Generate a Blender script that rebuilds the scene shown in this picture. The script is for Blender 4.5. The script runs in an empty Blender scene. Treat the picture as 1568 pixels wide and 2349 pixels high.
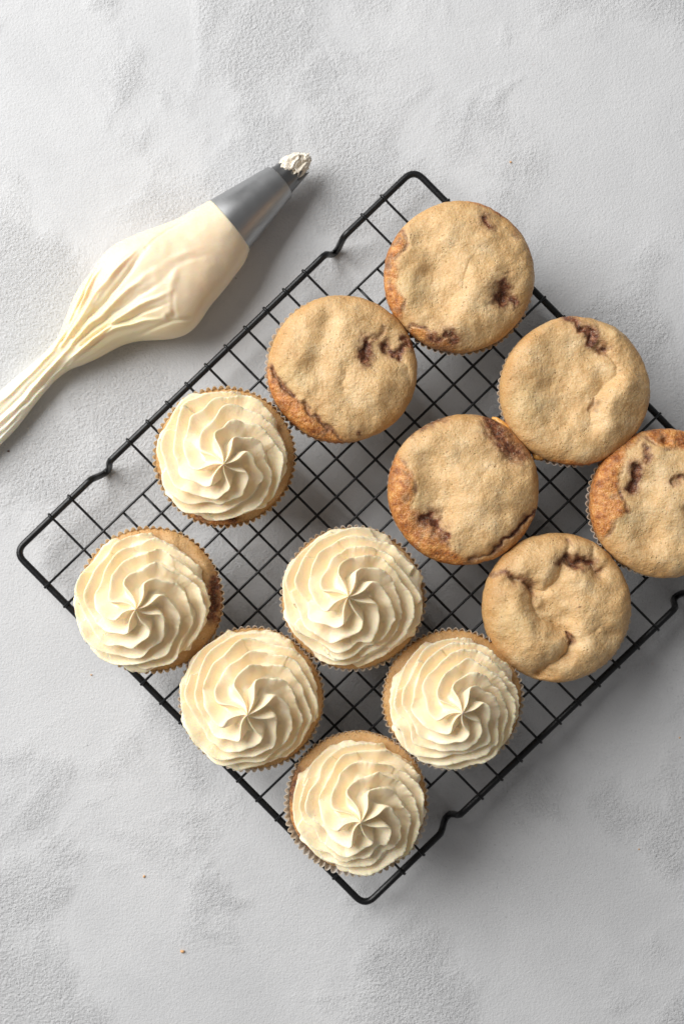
import bpy, math, random
import numpy as np
from mathutils import Vector

random.seed(4)
scene = bpy.context.scene
COL = scene.collection

# ------------------------------------------------------------------ camera
CAM_Z = 0.64
KU = 3.64e-4                       # metres per photo unit per metre of distance
cam_d = bpy.data.cameras.new('camera')
cam = bpy.data.objects.new('camera', cam_d)
COL.objects.link(cam)
cam.location = (0, 0, CAM_Z)
cam_d.sensor_fit = 'VERTICAL'
cam_d.sensor_height = 36.0
cam_d.sensor_width = 24.0
cam_d.lens = 18.0 / (1174.5 * KU)
cam_d.clip_start = 0.02
cam_d.clip_end = 50
cam_d.dof.use_dof = True
cam_d.dof.focus_distance = CAM_Z - 0.060
cam_d.dof.aperture_fstop = 9.0
scene.camera = cam

# ------------------------------------------------------------------ light
world = bpy.data.worlds.new('World')
scene.world = world
world.use_nodes = True
bg = world.node_tree.nodes['Background']
bg.inputs[0].default_value = (1.0, 0.985, 0.985, 1)
bg.inputs[1].default_value = 0.18

def area(name, loc, target, size, size_y, power, col):
    l = bpy.data.lights.new(name, 'AREA')
    l.shape = 'RECTANGLE'
    l.size = size
    l.size_y = size_y
    l.energy = power
    l.color = col
    o = bpy.data.objects.new(name, l)
    COL.objects.link(o)
    o.location = loc
    o.rotation_euler = (Vector(target) - Vector(loc)).to_track_quat('-Z', 'Y').to_euler()
    return o

area('window_light', (-1.15, 0.72, 1.07), (-0.03, 0.02, 0.0), 1.45, 1.45, 51.5, (1.0, 0.995, 0.985))

scene.view_settings.view_transform = 'Standard'
scene.view_settings.look = 'None'
scene.view_settings.exposure = 0.0
scene.view_settings.gamma = 1.0
scene.render.engine = 'CYCLES'
scene.cycles.max_bounces = 8
scene.cycles.diffuse_bounces = 5
scene.cycles.use_denoising = True

# ------------------------------------------------------------------ helpers
def P(u, v, z):
    """a point of the place at height z (u, v: units of a 1568 wide photo measured on site)"""
    d = CAM_Z - z
    return Vector(((u - 784.0) * KU * d, -(v - 1174.5) * KU * d, z))

def U2M(z):
    return KU * (CAM_Z - z)

_rng = np.random.RandomState(7)
_perm = _rng.permutation(512)
_perm = np.concatenate([_perm, _perm, _perm])
_grad = _rng.normal(size=(512, 3))
_grad /= np.linalg.norm(_grad, axis=1)[:, None]

def noise(x, y, z, seed=0):
    """gradient noise, about -1..1"""
    x = np.asarray(x, float) + seed * 17.13
    y = np.asarray(y, float) + seed * 5.71
    z = np.asarray(z, float) + seed * 9.37 + np.zeros_like(x)
    y = y + np.zeros_like(x)
    xi = np.floor(x).astype(int); yi = np.floor(y).astype(int); zi = np.floor(z).astype(int)
    xf = x - xi; yf = y - yi; zf = z - zi
    f = lambda t: t * t * t * (t * (t * 6 - 15) + 10)
    uu, vv, ww = f(xf), f(yf), f(zf)
    out = 0
    for dx in (0, 1):
        for dy in (0, 1):
            for dz in (0, 1):
                h = _perm[(_perm[(_perm[(xi + dx) & 511] + yi + dy) & 511] + zi + dz) & 511]
                g = _grad[h]
                d = g[..., 0] * (xf - dx) + g[..., 1] * (yf - dy) + g[..., 2] * (zf - dz)
                w = (uu if dx else 1 - uu) * (vv if dy else 1 - vv) * (ww if dz else 1 - ww)
                out = out + d * w
    return out * 1.5

def fbm(x, y, z, seed=0, octaves=3, gain=0.5):
    s = 0; a = 1.0; k = 1.0
    for i in range(octaves):
        s = s + a * noise(x * k, y * k, z * k, seed + i * 3)
        a *= gain; k *= 2.03
    return s

def smooth(a, b, x):
    t = np.clip((x - a) / (b - a), 0, 1)
    return t * t * (3 - 2 * t)

def mesh_obj(name, verts, faces, mat, parent=None, attrs=None, shade=True):
    me = bpy.data.meshes.new(name)
    verts = np.asarray(verts, dtype=np.float32).reshape(-1, 3)
    if isinstance(faces, np.ndarray):
        nf = len(faces); k = faces.shape[1]
        me.vertices.add(len(verts))
        me.vertices.foreach_set('co', verts.ravel())
        me.loops.add(nf * k)
        me.loops.foreach_set('vertex_index', faces.ravel().astype(np.int32))
        me.polygons.add(nf)
        me.polygons.foreach_set('loop_start', (np.arange(nf) * k).astype(np.int32))
        me.update(calc_edges=True)
    else:
        me.from_pydata(verts.tolist(), [], faces)
    if shade:
        me.polygons.foreach_set('use_smooth', np.ones(len(me.polygons), dtype=bool))
    if attrs:
        for an, av in attrs.items():
            a = me.attributes.new(an, 'FLOAT', 'POINT')
            a.data.foreach_set('value', np.asarray(av, dtype=np.float32).ravel())
    me.materials.append(mat)
    me.validate()
    o = bpy.data.objects.new(name, me)
    COL.objects.link(o)
    if parent is not None:
        o.parent = parent
    return o

def grid_faces(nr, na, wrap=True):
    """nr rings of na points; quads; winding so normals face outward for rings going down"""
    i = np.arange(nr - 1)[:, None]
    j = np.arange(na if wrap else na - 1)[None, :]
    jn = (j + 1) % na
    a = i * na + j; b = i * na + jn; c = (i + 1) * na + jn; d = (i + 1) * na + j
    return np.stack([a, d, c, b], -1).reshape(-1, 4)

def thing(name, label, cat, loc, group=None):
    o = bpy.data.objects.new(name, None)
    o.empty_display_size = 0.02
    COL.objects.link(o)
    o.location = loc
    o['label'] = label
    o['category'] = cat
    if group:
        o['group'] = group
    return o

def tag(o, label, cat, group=None):
    o['label'] = label
    o['category'] = cat
    if group:
        o['group'] = group

def tube(path, rad, seg=12, closed=False, caps=True):
    """swept tube; rad a number or list; returns verts, faces"""
    pts = [Vector(p) for p in path]
    n = len(pts)
    rads = rad if hasattr(rad, '__len__') else [rad] * n
    verts, faces = [], []
    up = Vector((0, 0, 1))
    for i, p in enumerate(pts):
        if closed:
            t = pts[(i + 1) % n] - pts[i - 1]
        else:
            t = pts[min(i + 1, n - 1)] - pts[max(i - 1, 0)]
        t.normalize()
        s = t.cross(up)
        if s.length < 1e-4:
            s = Vector((1, 0, 0))
        s.normalize()
        w = s.cross(t).normalized()
        for k in range(seg):
            a = 2 * math.pi * k / seg
            verts.append(p + (s * math.cos(a) + w * math.sin(a)) * rads[i])
    m = n if closed else n - 1
    for i in range(m):
        for k in range(seg):
            a = i * seg + k; b = i * seg + (k + 1) % seg
            c = ((i + 1) % n) * seg + (k + 1) % seg; d = ((i + 1) % n) * seg + k
            faces.append((a, b, c, d))
    if not closed and caps:
        faces.append(tuple(range(seg))[::-1])
        faces.append(tuple((n - 1) * seg + k for k in range(seg)))
    return verts, faces

# ------------------------------------------------------------------ materials
class NT:
    def __init__(self, name):
        self.m = bpy.data.materials.new(name)
        self.m.use_nodes = True
        self.t = self.m.node_tree
        self.b = self.t.nodes['Principled BSDF']
        self.out = self.t.nodes['Material Output']
    def n(self, kind, **kw):
        nd = self.t.nodes.new(kind)
        for k, v in kw.items():
            if k.startswith('i_'):
                key = k[2:].replace('_', ' ')
                nd.inputs[key].default_value = v
            else:
                setattr(nd, k, v)
        return nd
    def l(self, a, b):
        self.t.links.new(a, b)
    def coord(self):
        return self.n('ShaderNodeTexCoord').outputs['Object']
    def noise(self, vec, scale, detail=2, rough=0.5, dist=0.0):
        nd = self.n('ShaderNodeTexNoise')
        nd.inputs['Scale'].default_value = scale
        nd.inputs['Detail'].default_value = detail
        nd.inputs['Roughness'].default_value = rough
        nd.inputs['Distortion'].default_value = dist
        self.l(vec, nd.inputs['Vector'])
        return nd.outputs['Fac']
    def voronoi(self, vec, scale, feature='F1', rnd=1.0):
        nd = self.n('ShaderNodeTexVoronoi', feature=feature)
        nd.inputs['Scale'].default_value = scale
        nd.inputs['Randomness'].default_value = rnd
        self.l(vec, nd.inputs['Vector'])
        return nd.outputs['Distance']
    def ramp(self, fac, stops):
        nd = self.n('ShaderNodeValToRGB')
        cr = nd.color_ramp
        while len(cr.elements) < len(stops):
            cr.elements.new(0.5)
        for e, (p, c) in zip(cr.elements, stops):
            e.position = p
            e.color = c if len(c) == 4 else (*c, 1)
        self.l(fac, nd.inputs['Fac'])
        return nd.outputs['Color']
    def mr(self, v, a, b, c=0.0, d=1.0, smoothst=False):
        nd = self.n('ShaderNodeMapRange')
        if smoothst:
            nd.interpolation_type = 'SMOOTHSTEP'
        nd.inputs['From Min'].default_value = a
        nd.inputs['From Max'].default_value = b
        nd.inputs['To Min'].default_value = c
        nd.inputs['To Max'].default_value = d
        self.l(v, nd.inputs['Value'])
        return nd.outputs['Result']
    def math(self, op, a, b=None):
        nd = self.n('ShaderNodeMath', operation=op)
        for i, x in enumerate((a, b)):
            if x is None:
                continue
            if isinstance(x, (int, float)):
                nd.inputs[i].default_value = x
            else:
                self.l(x, nd.inputs[i])
        return nd.outputs[0]
    def mix(self, fac, a, b, mode='MIX'):
        nd = self.n('ShaderNodeMix', data_type='RGBA', blend_type=mode)
        for s, x in ((nd.inputs[0], fac), (nd.inputs[6], a), (nd.inputs[7], b)):
            if isinstance(x, (int, float)):
                s.default_value = x
            elif isinstance(x, tuple):
                s.default_value = x if len(x) == 4 else (*x, 1)
            else:
                self.l(x, s)
        return nd.outputs[2]
    def bump(self, h, strength, dist, normal=None):
        nd = self.n('ShaderNodeBump')
        nd.inputs['Strength'].default_value = strength
        nd.inputs['Distance'].default_value = dist
        self.l(h, nd.inputs['Height'])
        if normal is not None:
            self.l(normal, nd.inputs['Normal'])
        return nd.outputs['Normal']
    def attr(self, name):
        nd = self.n('ShaderNodeAttribute', attribute_name=name)
        return nd.outputs['Fac']
    def set(self, **kw):
        for k, v in kw.items():
            s = self.b.inputs[k.replace('_', ' ')]
            if isinstance(v, (int, float)) or isinstance(v, tuple):
                s.default_value = (*v, 1) if isinstance(v, tuple) and len(v) == 3 and s.type == 'RGBA' else v
            else:
                self.l(v, s)

def mat_plaster():
    n = NT('pale_plaster')
    co = n.coord()
    # domain warp for trowelled drift
    patch = n.noise(co, 7.5, 3, 0.55, 0.6)
    patch2 = n.noise(co, 16.0, 3, 0.6, 0.4)
    big = n.noise(co, 3.1, 4, 0.6)
    c = n.ramp(big, [(0.3, (0.59, 0.595, 0.602)), (0.5, (0.655, 0.658, 0.664)), (0.72, (0.71, 0.71, 0.713))])
    mott = n.mr(n.noise(co, 22.0, 5, 0.62, 0.5), 0.35, 0.62)
    c = n.mix(n.math('MULTIPLY', n.math('SUBTRACT', 1.0, mott), 0.20), c, (0.44, 0.445, 0.455))
    # grey pits where the skim coat is open
    rough = n.mr(n.math('ADD', patch, n.math('MULTIPLY', patch2, 0.5)), 0.68, 0.86, 0.22, 1.05, True)
    grain = n.noise(co, 620.0, 4.0, 0.68, 0.1)
    pit = n.mr(grain, 0.42, 0.30)
    pit = n.math('MULTIPLY', pit, n.mr(n.noise(co, 14.0, 3, 0.6), 0.42, 0.62))
    c = n.mix(n.math('MULTIPLY', pit, 0.42), c, (0.25, 0.25, 0.26))
    # sparse tiny stains
    sp = n.mr(n.voronoi(co, 26.0), 0.030, 0.014)
    sel = n.mr(n.noise(co, 9.0, 1), 0.55, 0.60)
    c = n.mix(n.math('MULTIPLY', n.math('MULTIPLY', sp, sel), 0.4), c, (0.45, 0.25, 0.2))
    sp2 = n.mr(n.voronoi(co, 60.0), 0.040, 0.018)
    sel2 = n.mr(n.noise(co, 21.0, 1), 0.56, 0.60)
    c = n.mix(n.math('MULTIPLY', n.math('MULTIPLY', sp2, sel2), 0.6), c, (0.16, 0.16, 0.17))
    n.set(Base_Color=c, Roughness=0.85)
    n.b.inputs['Specular IOR Level'].default_value = 0.25
    # relief
    # stretched strokes
    mp = n.n('ShaderNodeMapping')
    mp.inputs['Rotation'].default_value = (0, 0, math.radians(28))
    mp.inputs['Scale'].default_value = (1.0, 2.2, 1.0)
    n.l(co, mp.inputs['Vector'])
    strokes = n.noise(mp.outputs[0], 120.0, 3, 0.6, 0.8)
    lum = n.noise(co, 210.0, 2, 0.5, 0.3)
    h = n.math('ADD', n.math('MULTIPLY', grain, 1.0), n.math('MULTIPLY', lum, 0.34))
    h = n.math('ADD', n.math('MULTIPLY', h, rough), n.math('MULTIPLY', n.math('MULTIPLY', strokes, 0.30), rough))
    fine = n.noise(co, 1100.0, 1, 0.5)
    h = n.math('ADD', h, n.math('MULTIPLY', fine, 0.12))
    # scratches / trowel lines
    mp2 = n.n('ShaderNodeMapping')
    mp2.inputs['Rotation'].default_value = (0, 0, math.radians(-22))
    mp2.inputs['Scale'].default_value = (0.25, 1.0, 1.0)
    n.l(co, mp2.inputs['Vector'])
    ln = n.noise(mp2.outputs[0], 42.0, 1, 0.5, 1.4)
    line = n.mr(n.math('ABSOLUTE', n.math('SUBTRACT', ln, 0.5)), 0.0, 0.006, 1.0, 0.0)
    line = n.math('MULTIPLY', line, n.mr(n.noise(co, 10.0, 1), 0.56, 0.66))
    n.set(Normal=n.bump(h, 1.0, 0.00145))
    return n.m

def mat_rack():
    n = NT('black_nonstick_coating')
    co = n.coord()
    v = n.noise(co, 900, 2)
    n.set(Base_Color=(0.0065, 0.0068, 0.0075), Roughness=n.mr(v, 0.3, 0.7, 0.26, 0.42))
    n.b.inputs['Specular IOR Level'].default_value = 0.42
    n.set(Normal=n.bump(n.noise(co, 1400, 2), 0.25, 0.0001))
    return n.m

def mat_cake():
    n = NT('baked_sponge')
    co = n.coord()
    crust = n.attr('crust'); dark = n.attr('cinnamon'); pale = n.attr('bake')
    n1 = n.noise(co, 75, 5, 0.66)
    n2 = n.noise(co, 260, 3, 0.6)
    base = n.ramp(n1, [(0.32, (0.53, 0.30, 0.115)), (0.5, (0.675, 0.435, 0.20)), (0.68, (0.785, 0.57, 0.32))])
    base = n.mix(n.mr(n2, 0.35, 0.65, 0.0, 0.25), base, (0.72, 0.54, 0.30))
    # greyer, yellower, moister patches
    base = n.mix(n.mr(n.noise(co, 34, 2), 0.48, 0.70, 0, 0.45), base, (0.54, 0.38, 0.155))
    # golden where the heat browned it
    base = n.mix(n.math('MULTIPLY', pale, n.mr(n1, 0.25, 0.75, 0.55, 0.95)), base, (0.52, 0.26, 0.075))
    # crust: sugar-cinnamon glaze
    cn = n.noise(co, 190, 4, 0.68)
    cc = n.ramp(cn, [(0.32, (0.20, 0.055, 0.015)), (0.44, (0.40, 0.135, 0.032)), (0.56, (0.60, 0.25, 0.065)), (0.72, (0.76, 0.43, 0.15))])
    cf = n.math('ADD', crust, n.math('MULTIPLY', n.math('SUBTRACT', n2, 0.5), 0.9))
    cf = n.mr(cf, 0.18, 0.80)
    cf = n.math('MULTIPLY', cf, n.mr(crust, 0.03, 0.2))
    col = n.mix(cf, base, cc)
    # dark swirl
    dn = n.noise(co, 320, 3, 0.6)
    df = n.math('ADD', dark, n.math('MULTIPLY', n.math('SUBTRACT', dn, 0.5), 0.9))
    df = n.mr(df, 0.16, 0.74)
    df = n.math('MULTIPLY', df, n.mr(dark, 0.02, 0.2))
    dc = n.ramp(n.noise(co, 420, 2), [(0.35, (0.075, 0.022, 0.012)), (0.55, (0.19, 0.060, 0.028)), (0.75, (0.40, 0.17, 0.075))])
    halo = n.mr(dark, 0.02, 0.35, 0, 0.5)
    col = n.mix(halo, col, (0.47, 0.28, 0.14))
    col = n.mix(df, col, dc)
    # crumb: fine light and dark grain
    gr = n.noise(co, 1150, 2, 0.6)
    col = n.mix(n.mr(gr, 0.36, 0.5, 0.12, 0.0), col, (0.40, 0.23, 0.09))
    col = n.mix(n.mr(gr, 0.54, 0.68, 0.0, 0.22), col, (0.88, 0.72, 0.46))
    # open pores
    vo = n.voronoi(co, 620)
    pore = n.math('MULTIPLY', n.mr(vo, 0.30, 0.12), n.mr(n.noise(co, 300, 1), 0.50, 0.62))
    col = n.mix(n.math('MULTIPLY', pore, 0.38), col, (0.33, 0.20, 0.08))
    n.set(Base_Color=col)
    gl = n.math('MAXIMUM', cf, df)
    n.set(Roughness=n.mr(n.math('MULTIPLY', gl, n.mr(cn, 0.35, 0.6)), 0, 1, 0.52, 0.26))
    n.b.inputs['Specular IOR Level'].default_value = 0.38
    n.b.inputs['Subsurface Weight'].default_value = 0.25
    n.b.inputs['Subsurface Radius'].default_value = (1.0, 0.55, 0.25)
    n.b.inputs['Subsurface Scale'].default_value = 0.0018
    h = n.math('ADD', n.math('MULTIPLY', n2, 1.0), n.math('MULTIPLY', n.noise(co, 800, 3, 0.65), 0.65))
    h = n.math('SUBTRACT', h, n.math('MULTIPLY', pore, 0.45))
    h = n.math('ADD', h, n.math('MULTIPLY', n.math('MULTIPLY', n.noise(co, 520, 3, 0.7), gl), 0.9))
    n.set(Normal=n.bump(h, 0.9, 0.00080))
    return n.m

def mat_frosting():
    n = NT('vanilla_buttercream')
    co = n.coord()
    v = n.noise(co, 60, 3)
    c = n.ramp(v, [(0.3, (0.972, 0.808, 0.560)), (0.7, (0.975, 0.845, 0.622))])
    n.set(Base_Color=c, Roughness=0.40)
    n.b.inputs['Specular IOR Level'].default_value = 0.38
    n.b.inputs['Subsurface Weight'].default_value = 0.45
    n.b.inputs['Subsurface Radius'].default_value = (1.0, 0.60, 0.22)
    n.b.inputs['Subsurface Scale'].default_value = 0.0016
    h = n.math('ADD', n.noise(co, 700, 3, 0.6), n.math('MULTIPLY', n.noise(co, 260, 2), 0.8))
    # tiny burst bubbles
    vo = n.mr(n.voronoi(co, 480), 0.22, 0.08)
    vo = n.math('MULTIPLY', vo, n.mr(n.noise(co, 150, 1), 0.58, 0.66))
    h = n.math('SUBTRACT', h, n.math('MULTIPLY', vo, 0.8))
    n.set(Normal=n.bump(h, 0.55, 0.00035))
    return n.m

def mat_paper(name, c1, c2):
    n = NT(name)
    co = n.coord()
    v = n.noise(co, 70, 3, 0.6)
    z = n.n('ShaderNodeSeparateXYZ')
    n.l(co, z.inputs[0])
    c = n.mix(n.mr(v, 0.38, 0.62), c1, c2)
    n.set(Base_Color=c, Roughness=0.5)
    n.b.inputs['Specular IOR Level'].default_value = 0.3
    tr = n.n('ShaderNodeBsdfTranslucent')
    n.l(c, tr.inputs['Color'])
    ms = n.n('ShaderNodeMixShader')
    ms.inputs[0].default_value = 0.50
    n.l(n.b.outputs[0], ms.inputs[1])
    n.l(tr.outputs[0], ms.inputs[2])
    n.l(ms.outputs[0], n.out.inputs['Surface'])
    return n.m

def mat_bag():
    n = NT('cream_filled_plastic_film')
    co = n.coord()
    fill = n.attr('fill')
    v = n.noise(co, 32, 3, 0.55)
    full = n.ramp(v, [(0.3, (0.91, 0.72, 0.505)), (0.6, (0.93, 0.77, 0.57))])
    empty = n.ramp(n.noise(co, 60, 2), [(0.3, (0.90, 0.84, 0.64)), (0.7, (0.88, 0.86, 0.76))])
    neck = n.mix(0.2, (0.94, 0.785, 0.475), empty)
    c = n.mix(n.mr(fill, 0.0, 0.4), empty, neck)
    c = n.mix(n.mr(fill, 0.45, 1.0), c, full)
    n.set(Base_Color=c, Roughness=0.38)
    n.b.inputs['Specular IOR Level'].default_value = 0.45
    n.b.inputs['Subsurface Weight'].default_value = 0.7
    n.b.inputs['Subsurface Radius'].default_value = (1.0, 0.62, 0.26)
    n.b.inputs['Subsurface Scale'].default_value = 0.0032
    # fine wrinkles in the film, running along the bag
    mp = n.n('ShaderNodeMapping')
    mp.inputs['Rotation'].default_value = (0, 0, math.radians(-43))
    mp.inputs['Scale'].default_value = (0.28, 1.0, 1.0)
    n.l(co, mp.inputs['Vector'])
    wr = n.noise(mp.outputs[0], 170, 3, 0.6, 1.2)
    wr = n.math('ABSOLUTE', n.math('SUBTRACT', wr, 0.5))
    wr = n.mr(wr, 0.0, 0.10)
    h = n.math('ADD', wr, n.math('MULTIPLY', n.noise(co, 240, 2, 0.5), 0.4))
    n.set(Normal=n.bump(h, 0.10, 0.0004))
    return n.m

def mat_metal(name='satin_steel', k=1.0):
    n = NT(name)
    co = n.coord()
    v = n.noise(co, 120, 3)
    n.set(Base_Color=(0.44 * k, 0.445 * k, 0.45 * k), Metallic=1.0, Roughness=n.mr(v, 0.3, 0.7, 0.36, 0.44))
    n.set(Normal=n.bump(n.noise(co, 900, 2), 0.12, 0.0001))
    return n.m

M_TABLE = mat_plaster()
M_RACK = mat_rack()
M_CAKE = mat_cake()
M_FROST = mat_frosting()
M_PAPER_TAN = mat_paper('greased_paper', (0.80, 0.64, 0.44), (0.88, 0.77, 0.60))
M_PAPER_WHITE = mat_paper('white_baking_paper', (0.88, 0.83, 0.77), (0.80, 0.70, 0.56))
M_BAG = mat_bag()
M_METAL = mat_metal()
M_METAL_DARK = mat_metal('steel_painted_reflection', 0.5)  # same steel darkened: the teeth's dark reflection is put into the colour
def flat(name, col, rough=0.6):
    n = NT(name)
    co = n.coord()
    v = n.noise(co, 1500, 2)
    n.set(Base_Color=n.mix(n.mr(v, 0.35, 0.65), col, tuple(min(1, x * 1.35) for x in col)), Roughness=rough)
    return n.m
M_CRUMB = flat('toasted_crumb', (0.66, 0.36, 0.15))
M_CRUMB_DARK = flat('dark_crumb', (0.10, 0.05, 0.03))
M_SMEAR = flat('smeared_cream', (0.74, 0.67, 0.56), 0.3)
M_DRIP = flat('baked_drip', (0.62, 0.32, 0.08), 0.35)

# ------------------------------------------------------------------ table
def build_table():
    s = 1.6
    o = mesh_obj('table_top', [(-s, -s, 0), (s, -s, 0), (s, s, 0), (-s, s, 0)], [(0, 1, 2, 3)], M_TABLE, shade=False)
    o['kind'] = 'structure'
build_table()

# ------------------------------------------------------------------ cooling rack
FZ = 0.0185          # frame centre height
FR = 0.00178
WR = 0.00068
CL = (35, 1267); CT = (948.8, 388.6); CB = (836.7, 2078.5)
CR = (CT[0] + CB[0] - CL[0], CT[1] + CB[1] - CL[1])
def pz(c, z=FZ):
    return P(c[0], c[1], z)
def build_rack():
    L, T, B, R = (P(*c, FZ) for c in (CL, CT, CB, CR))
    root = thing('cooling_rack', 'black wire cooling rack with square mesh holding the cupcakes', 'cooling rack',
                 ((L.x + R.x) / 2, (L.y + R.y) / 2, 0))
    off = Vector(root.location)
    um = U2M(FZ)
    edges = [(L, T, True), (T, R, False), (R, B, True), (B, L, False)]
    path = []
    rc = 0.0068
    def foot(d):
        """height of the frame wire at distance d from a foot's middle"""
        a = abs(d)
        hw = 34 * um
        if a > hw:
            return FZ
        t = a / hw
        k = 0.5 - 0.5 * math.cos(math.pi * min(1, max(0, (t - 0.12) / 0.88)))
        return FR + 0.00005 + (FZ - FR - 0.00005) * k
    for a, b, feet in edges:
        d = (b - a); ln = d.length; d.normalize()
        n = 150
        for i in range(n + 1):
            s = rc + (ln - 2 * rc) * i / n
            z = FZ
            if feet:
                su = s / um
                if a is R:
                    su = ln / um - su
                z = min(foot(s - 271 * um if a is L else (ln - s) - 271 * um), foot(s - 1016 * um if a is L else (ln - s) - 1016 * um))
            p = a + d * s
            path.append(Vector((p.x, p.y, z)))
        # rounded corner to the next edge
        nxt = {id(L): T, id(T): R, id(R): B, id(B): L}[id(a)]
        nn = {id(L): R, id(T): B, id(R): L, id(B): T}[id(a)]
        d2 = (nn - nxt).normalized()
        p0 = nxt - d * rc; p2 = nxt + d2 * rc
        for i in range(1, 8):
            t = i / 8
            q = p0 * (1 - t) ** 2 + nxt * 2 * t * (1 - t) + p2 * t * t
            # closer to a circle
            path.append(q)
    v, f = tube([p - off for p in path], FR, 14, closed=True)
    mesh_obj('frame', v, f, M_RACK, root)
    # long wires (parallel to the upper left edge), lying on the frame
    du = (T - L).normalized(); dv = (B - L).normalized()
    lenU = (T - L).length; lenV = (B - L).length
    zB = FZ + FR + WR * 0.7
    bs = [(107 + 62.4 * k) * um for k in range(16)]
    for s in bs:
        a = L + dv * s - du * FR * 0.95
        b = T + dv * s + du * FR * 0.95 + ((R - T) - (B - L)) * (s / lenV)
        a = a + Vector((0, 0, 0)); pts = []
        wob = random.uniform(-1, 1) * 0.00025
        for i in range(9):
            t = i / 8
            q = a.lerp(b, t) + dv * wob * math.sin(math.pi * t)
            q.z = zB
            pts.append(q - off)
        v, f = tube(pts, WR, 8)
        mesh_obj('wire', v, f, M_RACK, root)
    zA = zB - 2 * WR
    zO = FZ + FR + WR * 0.35
    for k in range(18):
        s = (117 + 62 * k) * um
        a0 = L + du * s; b0 = B + du * s
        short = k in (2, 3, 14, 15)
        pts = []; rr = []
        ln = (b0 - a0).length
        if short:
            sa = bs[0] - WR; sb = bs[-1] + WR
            ps = [(sa, zA), (sa + 0.01, zA), (ln / 2, zA), (sb - 0.01, zA), (sb, zA)]
            rr = [WR] * 5
        else:
            ps = [(-FR * 1.12, FZ + 0.0004), (-FR * 0.8, zO - 0.0004), (0, zO + 0.00028), (FR * 0.9, zO - 0.0003), (FR * 2.0, zA), (0.02, zA), (ln / 2, zA),
                  (ln - 0.02, zA), (ln - FR * 2.0, zA), (ln - FR * 0.9, zO - 0.0003), (ln, zO + 0.00028), (ln + FR * 0.8, zO - 0.0004), (ln + FR * 1.12, FZ + 0.0004)]
            rr = [WR] * 13
            for q in (0, 1, 2, 10, 11, 12):
                rr[q] = WR * 1.15
        wob = random.uniform(-1, 1) * 0.0002
        for (d, z) in ps:
            q = a0.lerp(b0, d / ln) + du * wob * math.sin(math.pi * d / ln)
            q.z = z
            pts.append(q - off)
        v, f = tube(pts, rr, 8)
        mesh_obj('cross_wire', v, f, M_RACK, root)
    return zB + WR
REST = build_rack()

# ------------------------------------------------------------------ cupcakes
def polyline_dist(x, y, pts):
    d = np.full_like(x, 1e9); tt = np.zeros_like(x)
    if len(pts) == 1:
        return np.hypot(x - pts[0][0], y - pts[0][1]), tt
    for i in range(len(pts) - 1):
        ax, ay = pts[i]; bx, by = pts[i + 1]
        vx, vy = bx - ax, by - ay
        t = np.clip(((x - ax) * vx + (y - ay) * vy) / (vx * vx + vy * vy + 1e-12), 0, 1)
        dd = np.hypot(x - ax - vx * t, y - ay - vy * t)
        m = dd < d
        d = np.where(m, dd, d); tt = np.where(m, (i + t) / (len(pts) - 1), tt)
    return d, tt

def poly_sdf(x, y, pts):
    """signed distance, positive inside"""
    d, _ = polyline_dist(x, y, list(pts) + [pts[0]])
    inside = np.zeros(x.shape, bool)
    n = len(pts)
    for i in range(n):
        ax, ay = pts[i]; bx, by = pts[(i + 1) % n]
        c = ((ay > y) != (by > y)) & (x < (bx - ax) * (y - ay) / (by - ay + 1e-12) + ax)
        inside ^= c
    return np.where(inside, d, -d)

def norm_pts(pts, c, r):
    return [((x - c[0]) / r, (y - c[1]) / r) for x, y in pts]

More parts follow.
